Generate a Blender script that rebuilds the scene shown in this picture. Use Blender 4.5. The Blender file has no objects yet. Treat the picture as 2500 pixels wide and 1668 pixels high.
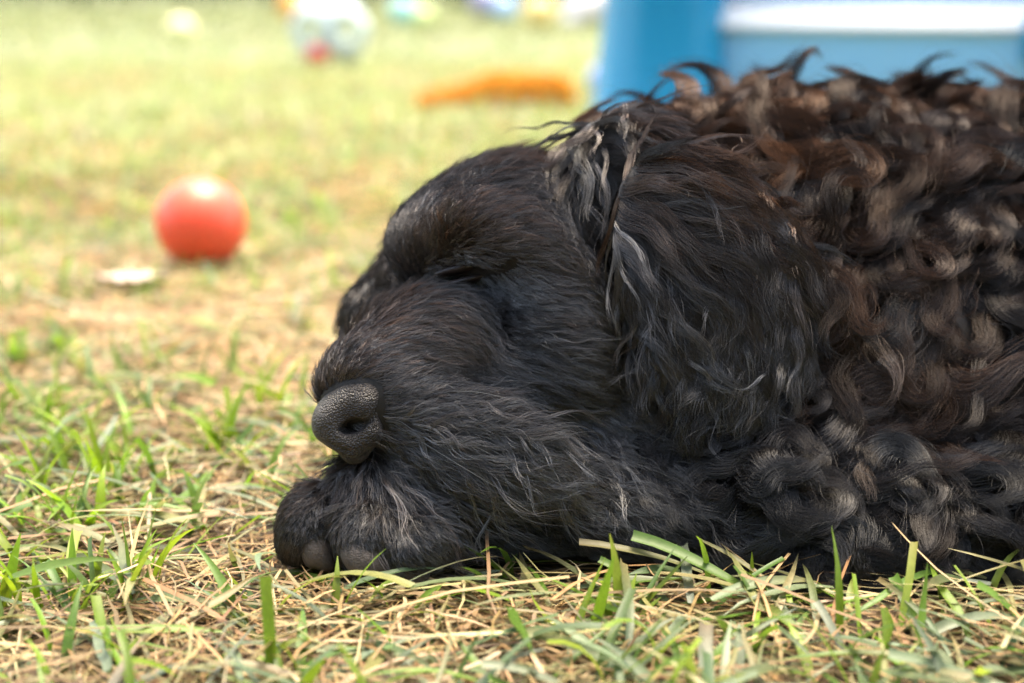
import bpy, math, time
import numpy as np
from mathutils import Vector, Matrix

T0 = time.time()
rng = np.random.default_rng(7)
scene = bpy.context.scene
col = scene.collection

# ------------------------------------------------------------------ camera
F = 50.0 / 36.0 * 2500.0          # focal length in photograph pixels
PITCH = math.radians(13.7)
CAM = np.array([0.0, 0.0, 0.21])
RT = np.array([1.0, 0, 0])
FW = np.array([0, math.cos(PITCH), -math.sin(PITCH)])
UP = np.array([0, math.sin(PITCH), math.cos(PITCH)])
cam = bpy.data.cameras.new('camera')
cam.lens = 50; cam.sensor_width = 36
cam.clip_start = 0.02; cam.clip_end = 500
cam.dof.use_dof = True
cam.dof.focus_distance = 0.522
cam.dof.aperture_fstop = 5.0
cam.dof.aperture_blades = 0
camo = bpy.data.objects.new('camera', cam)
camo.location = CAM
camo.rotation_euler = (math.radians(90) - PITCH, 0, 0)
col.objects.link(camo)
scene.camera = camo

# ------------------------------------------------------------------ world, sun, exposure
SUN_EL, SUN_AZ = math.radians(74), math.radians(20)   # azimuth from +Y towards +X
world = bpy.data.worlds.new('World'); scene.world = world; world.use_nodes = True
wn = world.node_tree.nodes; wl = world.node_tree.links
sky = wn.new('ShaderNodeTexSky'); sky.sky_type = 'NISHITA'; sky.sun_disc = False
sky.sun_elevation = SUN_EL; sky.sun_rotation = SUN_AZ
sky.air_density = 1.0; sky.dust_density = 3.5; sky.ozone_density = 1.0
wl.new(sky.outputs[0], wn['Background'].inputs[0]); wn['Background'].inputs[1].default_value = 0.12
sl = bpy.data.lights.new('sun', 'SUN'); sl.energy = 1.5; sl.angle = math.radians(38); sl.color = (1, 0.93, 0.82)
so = bpy.data.objects.new('sun', sl); col.objects.link(so)
sd = Vector((math.sin(SUN_AZ) * math.cos(SUN_EL), math.cos(SUN_AZ) * math.cos(SUN_EL), math.sin(SUN_EL)))
so.rotation_euler = (-sd).to_track_quat('-Z', 'Y').to_euler()
vs = scene.view_settings
vs.view_transform = 'Standard'; vs.look = 'None'; vs.gamma = 1; vs.use_curve_mapping = False
vs.exposure = 2.6
vs.use_white_balance = True; vs.white_balance_temperature = 7350; vs.white_balance_tint = 6
cy = scene.cycles
cy.max_bounces = 6; cy.diffuse_bounces = 2; cy.glossy_bounces = 2; cy.transmission_bounces = 4; cy.transparent_max_bounces = 8
cy.use_denoising = True; cy.denoising_input_passes = 'RGB_ALBEDO_NORMAL'; cy.denoising_prefilter = 'FAST'
cy.sample_clamp_indirect = 4
scene.render.engine = 'CYCLES'
try:
    scene.cycles_curves.shape = 'RIBBONS'; scene.cycles_curves.subdivisions = 2
except Exception:
    pass

# ------------------------------------------------------------------ helpers
def at(u, v, d):
    """world point seen at photograph pixel (u, v), d metres along the view axis"""
    return CAM + d * (FW + (u - 1250) / F * RT + (834 - v) / F * UP)
def ground_at(u, v, z=0.0):
    r = FW + (u - 1250) / F * RT + (834 - v) / F * UP
    return CAM + r * ((z - CAM[2]) / r[2])

def sstep(a, b, x):
    t = np.clip((x - a) / (b - a), 0, 1); return t * t * (3 - 2 * t)
def vnoise(x, y, seed=0):
    xi = np.floor(x).astype(np.int64); yi = np.floor(y).astype(np.int64)
    fx = x - xi; fy = y - yi
    def h(a, b):
        n = (a * 374761393 + b * 668265263 + seed * 144269) & 0xffffffff
        n = ((n ^ (n >> 13)) * 1274126177) & 0xffffffff
        return ((n ^ (n >> 16)) & 0xffff) / 65535.0
    sx = fx * fx * (3 - 2 * fx); sy = fy * fy * (3 - 2 * fy)
    return (h(xi, yi) * (1 - sx) + h(xi + 1, yi) * sx) * (1 - sy) + (h(xi, yi + 1) * (1 - sx) + h(xi + 1, yi + 1) * sx) * sy
def norm(a):
    return a / np.maximum(np.linalg.norm(a, axis=-1, keepdims=True), 1e-9)

def mesh_np(name, verts, faces, mat, parent=None, smooth=True, colors=None, base=None):
    """faces: (n,3) or (n,4) int array"""
    me = bpy.data.meshes.new(name)
    v = np.asarray(verts, np.float32); f = np.asarray(faces, np.int32)
    if base is not None: v = v - np.asarray(base, np.float32)
    k = f.shape[1]
    me.vertices.add(len(v)); me.vertices.foreach_set('co', v.ravel())
    me.loops.add(f.size); me.loops.foreach_set('vertex_index', f.ravel())
    me.polygons.add(len(f)); me.polygons.foreach_set('loop_start', np.arange(0, f.size, k, dtype=np.int32))
    me.polygons.foreach_set('loop_total', np.full(len(f), k, np.int32))
    me.update(calc_edges=True)
    if smooth: me.polygons.foreach_set('use_smooth', np.ones(len(f), bool))
    if colors is not None:
        a = me.color_attributes.new('tint', 'FLOAT_COLOR', 'POINT')
        c = np.ones((len(v), 4), np.float32); c[:, :3] = colors
        a.data.foreach_set('color', c.ravel())
    me.materials.append(mat)
    o = bpy.data.objects.new(name, me); col.objects.link(o)
    if parent: o.parent = parent
    return o
def tag(o, label=None, cat=None, group=None, kind=None):
    for k, v in (('label', label), ('category', cat), ('group', group), ('kind', kind)):
        if v: o[k] = v
    return o
def empty(name, loc):
    o = bpy.data.objects.new(name, None); o.location = loc; o.empty_display_size = 0.02; col.objects.link(o); return o

class Mat:
    def __init__(s, name):
        s.m = bpy.data.materials.new(name); s.m.use_nodes = True
        s.n = s.m.node_tree.nodes; s.l = s.m.node_tree.links
        s.b = s.n['Principled BSDF']; s.out = s.n['Material Output']
    def node(s, t, **kw):
        n = s.n.new(t)
        for k, v in kw.items():
            if k.startswith('i_'): n.inputs[k[2:].replace('_', ' ')].default_value = v
            else: setattr(n, k, v)
        return n
    def link(s, a, b): s.l.new(a, b)
    def set(s, **kw):
        for k, v in kw.items(): s.b.inputs[k.replace('_', ' ')].default_value = v
        return s
def ramp(M, fac, stops):
    r = M.node('ShaderNodeValToRGB'); M.link(fac, r.inputs[0])
    e = r.color_ramp.elements
    while len(e) < len(stops): e.new(0.5)
    for el, (p, c) in zip(e, stops): el.position = p; el.color = (*c, 1)
    return r
def bump(M, height, strength, dist):
    b = M.node('ShaderNodeBump'); b.inputs['Strength'].default_value = strength; b.inputs['Distance'].default_value = dist
    M.link(height, b.inputs['Height']); M.link(b.outputs[0], M.b.inputs['Normal']); return b

def plastic(name, rgb, rough=0.25, trans=0.0):
    M = Mat(name); M.set(Base_Color=(*rgb, 1), Roughness=rough)
    tc = M.node('ShaderNodeTexCoord')
    nz = M.node('ShaderNodeTexNoise', i_Scale=9.0, i_Detail=4.0); M.link(tc.outputs['Object'], nz.inputs['Vector'])
    mr = M.node('ShaderNodeMapRange'); M.link(nz.outputs[0], mr.inputs[0])
    mr.inputs[3].default_value = rough * 0.8; mr.inputs[4].default_value = rough * 1.3
    M.link(mr.outputs[0], M.b.inputs['Roughness'])
    if trans: M.b.inputs['Subsurface Weight'].default_value = trans; M.b.inputs['Subsurface Radius'].default_value = (0.02, 0.01, 0.008)
    return M.m

# ------------------------------------------------------------------ signed distance modelling
class Shape:
    """smooth union of ellipsoids and round cones; metres, world space"""
    def __init__(s): s.prims = []
    def ell(s, u, v, d, ru, rv, rd, roll=0.0, yaw=0.0, k=60, sub=False):
        c = at(u, v, d); px = d / F
        a = math.radians(roll); b = math.radians(yaw)
        x = RT * math.cos(a) - UP * math.sin(a); y = RT * math.sin(a) + UP * math.cos(a); z = FW
        x, z = x * math.cos(b) + z * math.sin(b), z * math.cos(b) - x * math.sin(b)
        s.prims.append(('e', c, np.array([x, y, z]), np.array([ru, rv, rd]) * px, k * px, sub)); return s
    def cone(s, a, ra, b, rb, k=60, sub=False):
        pa, pb = at(*a), at(*b)
        s.prims.append(('c', pa, pb, ra * a[2] / F, rb * b[2] / F, k * a[2] / F, sub)); return s
    def __call__(s, P):
        P = np.asarray(P, np.float32); D = None
        for p in s.prims:
            if p[0] == 'e':
                q = ((P - p[1].astype(np.float32)) @ p[2].T.astype(np.float32)) / p[3].astype(np.float32)
                k0 = np.linalg.norm(q, axis=-1); k1 = np.linalg.norm(q / p[3].astype(np.float32), axis=-1)
                f = k0 * (k0 - 1) / np.maximum(k1, 1e-6)
                f = np.where(k0 < 1e-4, -min(p[3]), f)
            else:
                ba = (p[2] - p[1]).astype(np.float32); h = np.clip(((P - p[1].astype(np.float32)) @ ba) / (ba @ ba), 0, 1)
                f = np.linalg.norm(P - p[1].astype(np.float32) - h[..., None] * ba, axis=-1) - (p[3] + (p[4] - p[3]) * h)
            k, sub = p[-2], p[-1]
            if D is None: D = f
            elif sub:
                h = np.maximum(k - np.abs(-D - f), 0) / k      # smooth max(D, -f)
                D = np.maximum(D, -f) + h * h * k * 0.25
            else:
                h = np.maximum(k - np.abs(D - f), 0) / k
                D = np.minimum(D, f) - h * h * k * 0.25
        return D.astype(np.float32)
def grad(S, P, e=4e-4):
    k = np.array([[1, -1, -1], [-1, -1, 1], [-1, 1, -1], [1, 1, 1]], np.float32)
    g = sum(kk * S(P + kk * e)[..., None] for kk in k)
    return norm(g)
def snap(S, P, it=2):
    for _ in range(it): P = P - grad(S, P) * S(P)[..., None]
    return P
def ray_hits(S, u, v):
    u = np.asarray(u, float)[:, None]; v = np.asarray(v, float)[:, None]
    r = norm(FW + (u - 1250) / F * RT + (834 - v) / F * UP); t = np.full(len(r), 0.30); bf_ = np.full(len(r), 9.0); bt = t.copy(); on = np.ones(len(r), bool)
    for _ in range(90):
        f = S((CAM + r * t[:, None]).astype(np.float32)); b = on & (f < bf_); bf_[b] = f[b]; bt[b] = t[b]
        on &= (f > 2e-4) & (t < 1.2); t = np.where(on, t + np.maximum(f * 0.85, 2e-4), t)
        if not on.any(): break
    return CAM + r * bt[:, None]
def ray_hit(S, u, v): return ray_hits(S, [u], [v])[0]
def surface_net(S, lo, hi, h):
    lo = np.asarray(lo, float); n = np.ceil((np.asarray(hi) - lo) / h).astype(int) + 1
    ax = [lo[i] + h * np.arange(n[i]) for i in range(3)]
    V = np.empty(n, np.float32)
    for i in range(n[0]):
        g = np.stack(np.meshgrid([ax[0][i]], ax[1], ax[2], indexing='ij'), -1)[0]
        V[i] = S(g.reshape(-1, 3)).reshape(n[1], n[2])
    cs = V[:-1, :-1, :-1]; acc = np.zeros(cs.shape + (3,), np.float32); cnt = np.zeros(cs.shape, np.float32)
    cor = [(a, b, c) for a in (0, 1) for b in (0, 1) for c in (0, 1)]
    sub = lambda o: V[o[0]:n[0] - 1 + o[0], o[1]:n[1] - 1 + o[1], o[2]:n[2] - 1 + o[2]]
    for o in cor:
        for a in range(3):
            if o[a]: continue
            q = list(o); q[a] = 1
            v0, v1 = sub(o), sub(q); x = (v0 < 0) != (v1 < 0)
            t = np.where(x, v0 / np.where(x, v0 - v1, 1), 0)
            for b in range(3): acc[..., b] += np.where(x, (t if b == a else o[b]), 0)
            cnt += x
    act = cnt > 0; idx = -np.ones(cs.shape, np.int64); idx[act] = np.arange(act.sum())
    cell = np.argwhere(act)
    verts = lo + h * (cell + acc[act] / cnt[act][:, None])
    faces = []
    for a in range(3):
        b, c = (a + 1) % 3, (a + 2) % 3
        s0 = [slice(1, -1)] * 3; s1 = [slice(1, -1)] * 3
        s0[a] = slice(0, n[a] - 1); s1[a] = slice(1, n[a])
        v0, v1 = V[tuple(s0)], V[tuple(s1)]; x = np.argwhere((v0 < 0) != (v1 < 0))
        if not len(x): continue
        neg = (v0 < 0)[tuple(x.T)]
        g = x + 1; g[:, a] -= 1
        def cid(db, dc):
            q = g.copy(); q[:, b] += db; q[:, c] += dc; return idx[tuple(q.T)]
        f = np.stack([cid(-1, -1), cid(0, -1), cid(0, 0), cid(-1, 0)], 1)
        f[~neg] = f[~neg][:, ::-1]; faces.append(f)
    f = np.concatenate(faces); f = f[(f >= 0).all(1)]
    return snap(S, verts.astype(np.float32), 1), f

# ================================================================== GROUND
G = Mat('soil'); tc = G.node('ShaderNodeTexCoord')
n1 = G.node('ShaderNodeTexNoise', i_Scale=1.7, i_Detail=6.0, i_Roughness=0.65); G.link(tc.outputs['Object'], n1.inputs['Vector'])
n2 = G.node('ShaderNodeTexNoise', i_Scale=160.0, i_Detail=8.0, i_Roughness=0.7); G.link(tc.outputs['Object'], n2.inputs['Vector'])
r1 = ramp(G, n2.outputs[0], [(0.3, (0.035, 0.024, 0.016)), (0.6, (0.10, 0.07, 0.045)), (0.8, (0.19, 0.14, 0.08))])
r2 = ramp(G, n1.outputs[0], [(0.35, (0.175, 0.170, 0.088)), (0.5, (0.145, 0.165, 0.068)), (0.68, (0.105, 0.140, 0.046))])
sx = G.node('ShaderNodeSeparateXYZ'); G.link(tc.outputs['Object'], sx.inputs[0])
mr = G.node('ShaderNodeMapRange'); mr.inputs[1].default_value = 0.9; mr.inputs[2].default_value = 2.6; G.link(sx.outputs[1], mr.inputs[0])
mx = G.node('ShaderNodeMix', data_type='RGBA'); G.link(mr.outputs[0], mx.inputs[0]); G.link(r1.outputs[0], mx.inputs[6]); G.link(r2.outputs[0], mx.inputs[7])
G.link(mx.outputs[2], G.b.inputs['Base Color']); G.set(Roughness=0.95); bump(G, n2.outputs[0], 0.8, 0.004)
def ground_z(x, y):
    far = 1 / (1 + (np.hypot(x, y) / 6) ** 2)
    return far * (0.007 * (vnoise(x * 22, y * 22, 3) - 0.5) + 0.004 * (vnoise(x * 70, y * 70, 4) - 0.5) + 0.02 * (vnoise(x * 3, y * 3, 5) - 0.5) * sstep(0.7, 1.6, y)) - 0.006
gs = np.linspace(-1, 1, 261); gx = np.sinh(gs * 9.0) / np.sinh(9.0) * 120
gx2 = np.sort(np.concatenate([gx]))
X, Y = np.meshgrid(gx2, gx2 + 0.6, indexing='ij')
Z = ground_z(X, Y)
n = len(gx2); I = np.arange(n * n).reshape(n, n)
gf = np.stack([I[:-1, :-1], I[1:, :-1], I[1:, 1:], I[:-1, 1:]], -1).reshape(-1, 4)
tag(mesh_np('ground', np.stack([X, Y, Z], -1).reshape(-1, 3), gf, G.m), 'lawn soil under the grass', kind='structure')

# ================================================================== DOG shapes (defined before the grass so that blades keep out of it)
B = Shape()
# torso, shoulders, neck
B.ell(2350, 785, 0.70, 760, 480, 470, roll=-2)
B.ell(1900, 690, 0.665, 420, 390, 360, k=150)
B.ell(1580, 605, 0.645, 260, 265, 250, k=150)
B.ell(2120, 980, 0.605, 330, 360, 210, k=220)
B.ell(2600, 980, 0.640, 420, 420, 300, k=220)
# foreleg along the ground, chest fringe
B.cone((2620, 1330, 0.560), 170, (2050, 1290, 0.556), 155, k=150)
B.cone((2050, 1290, 0.556), 155, (1500, 1265, 0.558), 118, k=100)
B.cone((1500, 1272, 0.564), 106, (1080, 1308, 0.556), 84, k=40)
B.ell(2280, 1335, 0.545, 330, 105, 90, k=120)
B.ell(1800, 1120, 0.575, 330, 180, 130, k=150)
# throat
B.ell(1480, 1010, 0.590, 260, 220, 190, k=130)
# cranium, brow, cheek
B.ell(1252, 605, 0.600, 250, 215, 260, k=120)
B.ell(1070, 592, 0.583, 120, 98, 140, roll=-15, k=95)
B.ell(1245, 588, 0.553, 168, 76, 70, roll=20, k=75)
B.ell(1368, 815, 0.564, 145, 195, 140, k=75)
# muzzle, flews, chin
B.cone((1075, 830, 0.562), 134, (905, 950, 0.536), 124, k=36)
B.ell(1125, 1062, 0.534, 240, 118, 86, roll=20, k=45)
B.ell(945, 1182, 0.540, 125, 90, 78, k=40)
B.ell(985, 850, 0.575, 130, 115, 110, k=90)
B.ell(1225, 930, 0.556, 90, 85, 60, k=80)
# eye hollow
B.ell(1235, 765, 0.566, 55, 55, 40, k=60)
B.ell(1135, 668, 0.517, 135, 30, 44, roll=-13, k=60, sub=True)
B.ell(1015, 688, 0.548, 75, 24, 60, roll=12, k=50, sub=True)
# closed eye: a narrow seam between the lids
_sl = [(1062, 694), (1110, 676), (1170, 660), (1235, 640)]; _sp = [(u, v, float((ray_hit(B, u, v) - CAM) @ FW)) for u, v in _sl]
SLIT = Shape()
for _a, _b in zip(_sp[:-1], _sp[1:]): SLIT.cone(_a, 9, _b, 9, k=6)
for _a, _b in zip(_sp[:-1], _sp[1:]): B.cone(_a, 9, _b, 9, k=14, sub=True)
# paw: toes
B.ell(757, 1285, 0.540, 76, 108, 95, roll=16, k=22)
B.ell(905, 1310, 0.528, 92, 92, 90, roll=-8, k=22)
B.ell(1020, 1330, 0.524, 90, 75, 80, roll=-10, k=22)
B.ell(920, 1270, 0.560, 170, 100, 110, k=40)

E = Shape()      # near ear, a thick leather flap hanging over the neck
E.ell(1718, 668, 0.548, 205, 325, 52, roll=-22, yaw=8)
E.ell(1490, 400, 0.580, 120, 110, 75, roll=-20, k=160)
E2 = Shape()     # far ear lying forward beyond the muzzle
E2.ell(925, 735, 0.640, 62, 120, 45, roll=38)
E2.ell(1010, 640, 0.640, 60, 80, 60, k=60)

def body_all(P): return np.minimum(np.minimum(B(P), E(P)), E2(P))

# ================================================================== GRASS
def blades(name, roots, head, length, width, lean0, lean1, seg, fold, colr, mat, tipcol=None, twist=None, wander=0.0, square=None, base_z=None):
    """ribbons growing from roots: head = compass angle, lean from vertical at base / tip (radians)"""
    N = len(roots); t = np.linspace(0, 1, seg + 1)
    lean = lean0[:, None] + (lean1 - lean0)[:, None] * t ** 1.2
    hd = head[:, None] + wander * np.cumsum(rng.normal(0, 1, (N, seg + 1)), 1) / math.sqrt(seg)
    dx = np.sin(lean) * np.cos(hd); dy = np.sin(lean) * np.sin(hd); dz = np.cos(lean)
    st = (length / seg)[:, None]
    c = np.stack([np.cumsum(dx * st, 1) - dx * st, np.cumsum(dy * st, 1) - dy * st, np.cumsum(dz * st, 1) - dz * st], -1) + roots[:, None]
    gz = ground_z(c[..., 0], c[..., 1]) + 0.001
    c[..., 2] = np.maximum(c[..., 2], gz + (0 if base_z is None else base_z[:, None]))
    if length.max() < 0.3 and roots[:, 1].max() < 1.3:
        ok = (B(c.reshape(-1, 3).astype(np.float32)).reshape(N, seg + 1) > -0.0005).all(1)
        c, lean, hd, width, colr = c[ok], lean[ok], hd[ok], width[ok], colr[ok]; N = len(c)
        if square is not None: square = square[ok]
        if tipcol is not None: tipcol = (tipcol[0][ok], tipcol[1][ok])
    tw = (rng.uniform(-0.6, 0.6, N) if twist is None else twist)[:, None] * (0.3 + t)
    side = np.stack([-np.sin(hd), np.cos(hd), np.zeros_like(hd)], -1)
    nrm = np.stack([-np.cos(lean) * np.cos(hd), -np.cos(lean) * np.sin(hd), np.sin(lean)], -1)
    s2 = side * np.cos(tw)[..., None] + nrm * np.sin(tw)[..., None]
    n2 = nrm * np.cos(tw)[..., None] - side * np.sin(tw)[..., None]
    prof = np.minimum(1, (0.55 + 1.6 * t)) * np.clip((1.02 - t) / 0.55, 0, 1) ** 0.75
    prof = prof[None].repeat(N, 0)
    if square is not None: prof = np.where(square[:, None], np.minimum(1, 0.6 + t)[None], prof)
    w = width[:, None] * 0.5 * prof
    Lp = c - s2 * w[..., None]; Rp = c + s2 * w[..., None]
    if fold:
        Mp = c - n2 * (w * 0.35)[..., None]; V = np.stack([Lp, Mp, Rp], 2); q = 3
    else: V = np.stack([Lp, Rp], 2); q = 2
    base = (np.arange(N) * (seg + 1) * q)[:, None, None]
    k = np.arange(seg)[None, :, None] * q; j = np.arange(q - 1)[None, None, :]
    f = np.stack([base + k + j, base + k + j + 1, base + k + q + j + 1, base + k + q + j], -1).reshape(-1, 4)
    C = np.broadcast_to(colr[:, None, None, :], (N, seg + 1, q, 3))
    if tipcol is not None:
        m = (t ** 2)[None, :, None, None] * tipcol[1][:, None, None, None]
        C = C * (1 - m) + tipcol[0][:, None, None, :] * m
    return V.reshape(-1, 3), f, C.reshape(-1, 3)

def leafmat(name, trans, rough, spec=0.5):
    M = Mat(name); a = M.node('ShaderNodeAttribute', attribute_name='tint')
    tc = M.node('ShaderNodeTexCoord'); nz = M.node('ShaderNodeTexNoise', i_Scale=420.0, i_Detail=3.0); M.link(tc.outputs['Object'], nz.inputs['Vector'])
    mr = M.node('ShaderNodeMapRange'); M.link(nz.outputs[0], mr.inputs[0]); mr.inputs[3].default_value = 0.7; mr.inputs[4].default_value = 1.25
    mm = M.node('ShaderNodeVectorMath', operation='SCALE'); M.link(a.outputs['Color'], mm.inputs[0]); M.link(mr.outputs[0], mm.inputs['Scale'])
    M.link(mm.outputs[0], M.b.inputs['Base Color']); M.set(Roughness=rough); M.b.inputs['Specular IOR Level'].default_value = spec
    tr = M.node('ShaderNodeBsdfTranslucent'); M.link(mm.outputs[0], tr.inputs[0])
    mx = M.node('ShaderNodeMixShader'); mx.inputs[0].default_value = trans
    M.link(M.b.outputs[0], mx.inputs[1]); M.link(tr.outputs[0], mx.inputs[2]); M.link(mx.outputs[0], M.out.inputs[0])
    return M.m
grass_m = leafmat('grass_blade', 0.45, 0.42); straw_m = leafmat('dry_straw', 0.25, 0.55, 0.35); far_m = leafmat('distant_grass', 0.45, 0.9, 0.1)

def scatter(n, y0, y1, half=0.42, margin=0.10):
    y = np.sqrt(rng.uniform(y0 * y0, y1 * y1, n)); x = rng.uniform(-1, 1, n) * (half * y + margin)
    return x, y
def pick(cols, n, var=0.18):
    c = np.asarray(cols)[rng.integers(0, len(cols), n)]
    return np.clip(c * (1 + rng.normal(0, var, (n, 1))) * (1 + rng.normal(0, 0.05, (n, 3))), 0.004, 0.9)
def straw_amount(x, y):
    """1 where the turf is mostly dead straw, 0 where it is mostly green"""
    n = 0.55 * vnoise(x * 5 + 3, y * 3.2, 11) + 0.45 * vnoise(x * 14, y * 9, 12)
    bare = np.exp(-(((x + 0.145) / 0.085) ** 2 + ((y - 0.80) / 0.15) ** 2)) + 0.8 * np.exp(-(((x + 0.20) / 0.12) ** 2 + ((y - 1.0) / 0.12) ** 2))
    return np.clip(sstep(0.36, 0.66, n) * 0.75 + 0.9 * bare, 0, 1)
STRAW = [(0.46, 0.30, 0.14), (0.52, 0.38, 0.20), (0.38, 0.24, 0.11), (0.28, 0.165, 0.07), (0.56, 0.45, 0.27), (0.24, 0.21, 0.09), (0.20, 0.12, 0.055), (0.34, 0.20, 0.09)]
GREEN = [(0.15, 0.25, 0.02), (0.11, 0.20, 0.025), (0.21, 0.30, 0.025), (0.09, 0.17, 0.03), (0.22, 0.29, 0.04)]
GREY = [(0.13, 0.19, 0.085), (0.17, 0.22, 0.12), (0.10, 0.15, 0.06), (0.20, 0.24, 0.15)]
PALE = [(0.42, 0.46, 0.21), (0.35, 0.42, 0.16), (0.52, 0.52, 0.31), (0.27, 0.35, 0.11), (0.58, 0.55, 0.38)]
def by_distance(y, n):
    t = sstep(0.7, 2.0, y)[:, None]; return pick(GREEN, n) * (1 - t) + pick(PALE, n) * (1.08 - 0.45 * sstep(3, 9, y)[:, None]) * t  # brighter light on the distant lawn is put into paler blade colours
def keep_out(x, y, z=0.014):
    return B(np.stack([x, y, np.full_like(x, z)], -1)) > 0.002

def grow(zone, y0, y1, nstraw, nlie, ngreen, seg, scale, wscale, tone=1.0):  # tone: dimmer near light and brighter middle light put into the straw colour
    parts = {'grass': [], 'straw': []}
    x, y = scatter(nstraw, y0, y1); p = straw_amount(x, y); k = rng.random(nstraw) < 0.35 + 0.65 * p; x, y = x[k], y[k]; n = len(x)
    L = rng.gamma(4, 0.009, n) * scale + 0.008; lift = rng.random(n) ** 2 * 0.011
    parts['straw'].append(blades('s', np.stack([x, y, ground_z(x, y) + lift], -1), rng.uniform(0, 2 * math.pi, n), L, (0.0005 + 0.0013 * rng.random(n) ** 1.6) * wscale,
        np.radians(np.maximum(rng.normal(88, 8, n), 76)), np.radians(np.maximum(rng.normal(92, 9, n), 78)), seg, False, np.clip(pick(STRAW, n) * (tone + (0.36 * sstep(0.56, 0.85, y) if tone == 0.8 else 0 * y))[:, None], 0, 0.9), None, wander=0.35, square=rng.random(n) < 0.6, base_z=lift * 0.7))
    x, y = scatter(nlie, y0, y1); k = rng.random(nlie) > 0.75 * straw_amount(x, y) * (y > 0.62); x, y = x[k], y[k]; n = len(x); lift = rng.random(n) ** 1.5 * 0.013
    L = np.minimum(rng.gamma(5, 0.0070, n) * scale + 0.011, 0.050 * scale)
    dry = (rng.random(n) < 0.35)[:, None]
    parts['grass'].append(blades('l', np.stack([x, y, ground_z(x, y) + lift], -1), rng.uniform(0, 2 * math.pi, n), L, (0.0014 + 0.0034 * rng.random(n) ** 1.7) * wscale,
        np.radians(np.maximum(rng.normal(77, 11, n), 64)), np.radians(np.maximum(rng.normal(98, 10, n), 84)), seg + 1, True, (0.62 if y1 > 5 else 1.0) * np.where(dry, pick([(0.30, 0.27, 0.12), (0.24, 0.23, 0.09)], n), pick(GREY + GREEN[:2], n)), None,
        tipcol=(pick(STRAW, n) * min(1.0, tone), (rng.random(n) < 0.4) * rng.uniform(0.3, 0.9, n)), wander=0.22, square=rng.random(n) < 0.3, base_z=lift * 0.6))
    x, y = scatter(ngreen, y0, y1); p = straw_amount(x, y); k = (rng.random(ngreen) > 0.85 * p) & keep_out(x, y, 0.02) & keep_out(x, y, 0.005); x, y = x[k], y[k]
    # tufts: blades gather round shared crowns
    tu = rng.integers(0, max(1, len(x) // 5), len(x)); g = rng.random(len(x)) < 0.6
    x = np.where(g, x[tu] + rng.normal(0, 0.004, len(x)) * scale, x); y = np.where(g, y[tu] + rng.normal(0, 0.004, len(x)) * scale, y)
    k = (B(np.stack([x, y, np.full_like(x, 0.012)], -1)) > 0.011) | (rng.random(len(x)) < 0.06) & keep_out(x, y); x, y = x[k], y[k]; n = len(x)
    L = np.minimum(rng.gamma(5, 0.0046, n) + 0.007, 0.040) * scale
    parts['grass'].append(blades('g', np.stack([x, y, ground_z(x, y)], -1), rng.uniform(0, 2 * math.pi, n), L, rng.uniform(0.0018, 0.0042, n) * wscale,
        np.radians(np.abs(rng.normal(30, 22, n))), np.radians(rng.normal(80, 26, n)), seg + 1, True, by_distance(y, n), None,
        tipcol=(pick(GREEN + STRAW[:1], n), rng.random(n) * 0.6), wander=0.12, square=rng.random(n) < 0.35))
    for kind, lab, cat, mat in (('grass', 'green and grey-green grass blades', 'grass', grass_m if y1 < 2 else far_m), ('straw', 'dead tan grass stems lying on the soil', 'straw', straw_m if y1 < 2 else far_m)):
        off = 0; VV, FF, CC = [], [], []
        for v, f, c in parts[kind]: VV.append(v); FF.append(f + off); CC.append(c); off += len(v)
        if VV: tag(mesh_np('grass' if kind == 'grass' else 'dry_grass', np.concatenate(VV), np.concatenate(FF), mat, colors=np.concatenate(CC)), lab + zone, cat, kind='stuff')
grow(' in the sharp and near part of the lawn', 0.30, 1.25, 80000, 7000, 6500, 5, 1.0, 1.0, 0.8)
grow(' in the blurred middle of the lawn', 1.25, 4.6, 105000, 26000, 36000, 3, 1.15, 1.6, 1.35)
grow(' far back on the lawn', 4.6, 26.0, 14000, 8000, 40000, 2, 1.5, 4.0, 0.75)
def tufts():
    VV, FF, CC = [], [], []; off = 0
    spots = [(40, 1010), (120, 1040), (175, 1110), (255, 1180), (305, 1120), (210, 1290), (100, 1190), (560, 1090), (30, 900), (170, 880), (330, 1420), (690, 1000), (640, 960), (60, 1460)]
    for k, (u, v) in enumerate(spots):
        g = ground_at(u, v); n = int(rng.integers(5, 10)); rt = np.stack([g[0] + rng.normal(0, 0.005, n), g[1] + rng.normal(0, 0.005, n), np.full(n, -0.004)], -1)
        q = blades('t', rt, rng.uniform(0, 6.28, n), rng.uniform(0.016, 0.038, n), rng.uniform(0.0024, 0.0042, n), np.radians(rng.uniform(4, 30, n)), np.radians(rng.uniform(25, 85, n)), 7, True, pick([(0.20, 0.33, 0.015), (0.24, 0.36, 0.02), (0.17, 0.29, 0.02)], n), None, tipcol=(pick([(0.30, 0.38, 0.04)], n), rng.random(n) * 0.6), wander=0.08)
        VV.append(q[0]); FF.append(q[1] + off); CC.append(q[2]); off += len(q[0])
    n = 120; u, v = rng.uniform(700, 2600, n), rng.uniform(1530, 1780, n); g = np.array([ground_at(a, b) for a, b in zip(u, v)]); g[:, 2] = -0.003
    q = blades('b', g, rng.uniform(0, 6.28, n), rng.uniform(0.020, 0.042, n), rng.uniform(0.0022, 0.0040, n), np.radians(rng.uniform(30, 80, n)), np.radians(rng.uniform(60, 100, n)), 7, True, pick(GREY + GREEN[1:2], n), None, tipcol=(pick(GREY, n), rng.random(n) * 0.5), wander=0.1, square=rng.random(n) < 0.3)
    VV.append(q[0]); FF.append(q[1] + off); CC.append(q[2])
    tag(mesh_np('grass', np.concatenate(VV), np.concatenate(FF), grass_m, colors=np.concatenate(CC)), 'fresh bright green grass tufts and broad grey-green blades near the puppy', 'grass', kind='stuff')
tufts()
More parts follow.
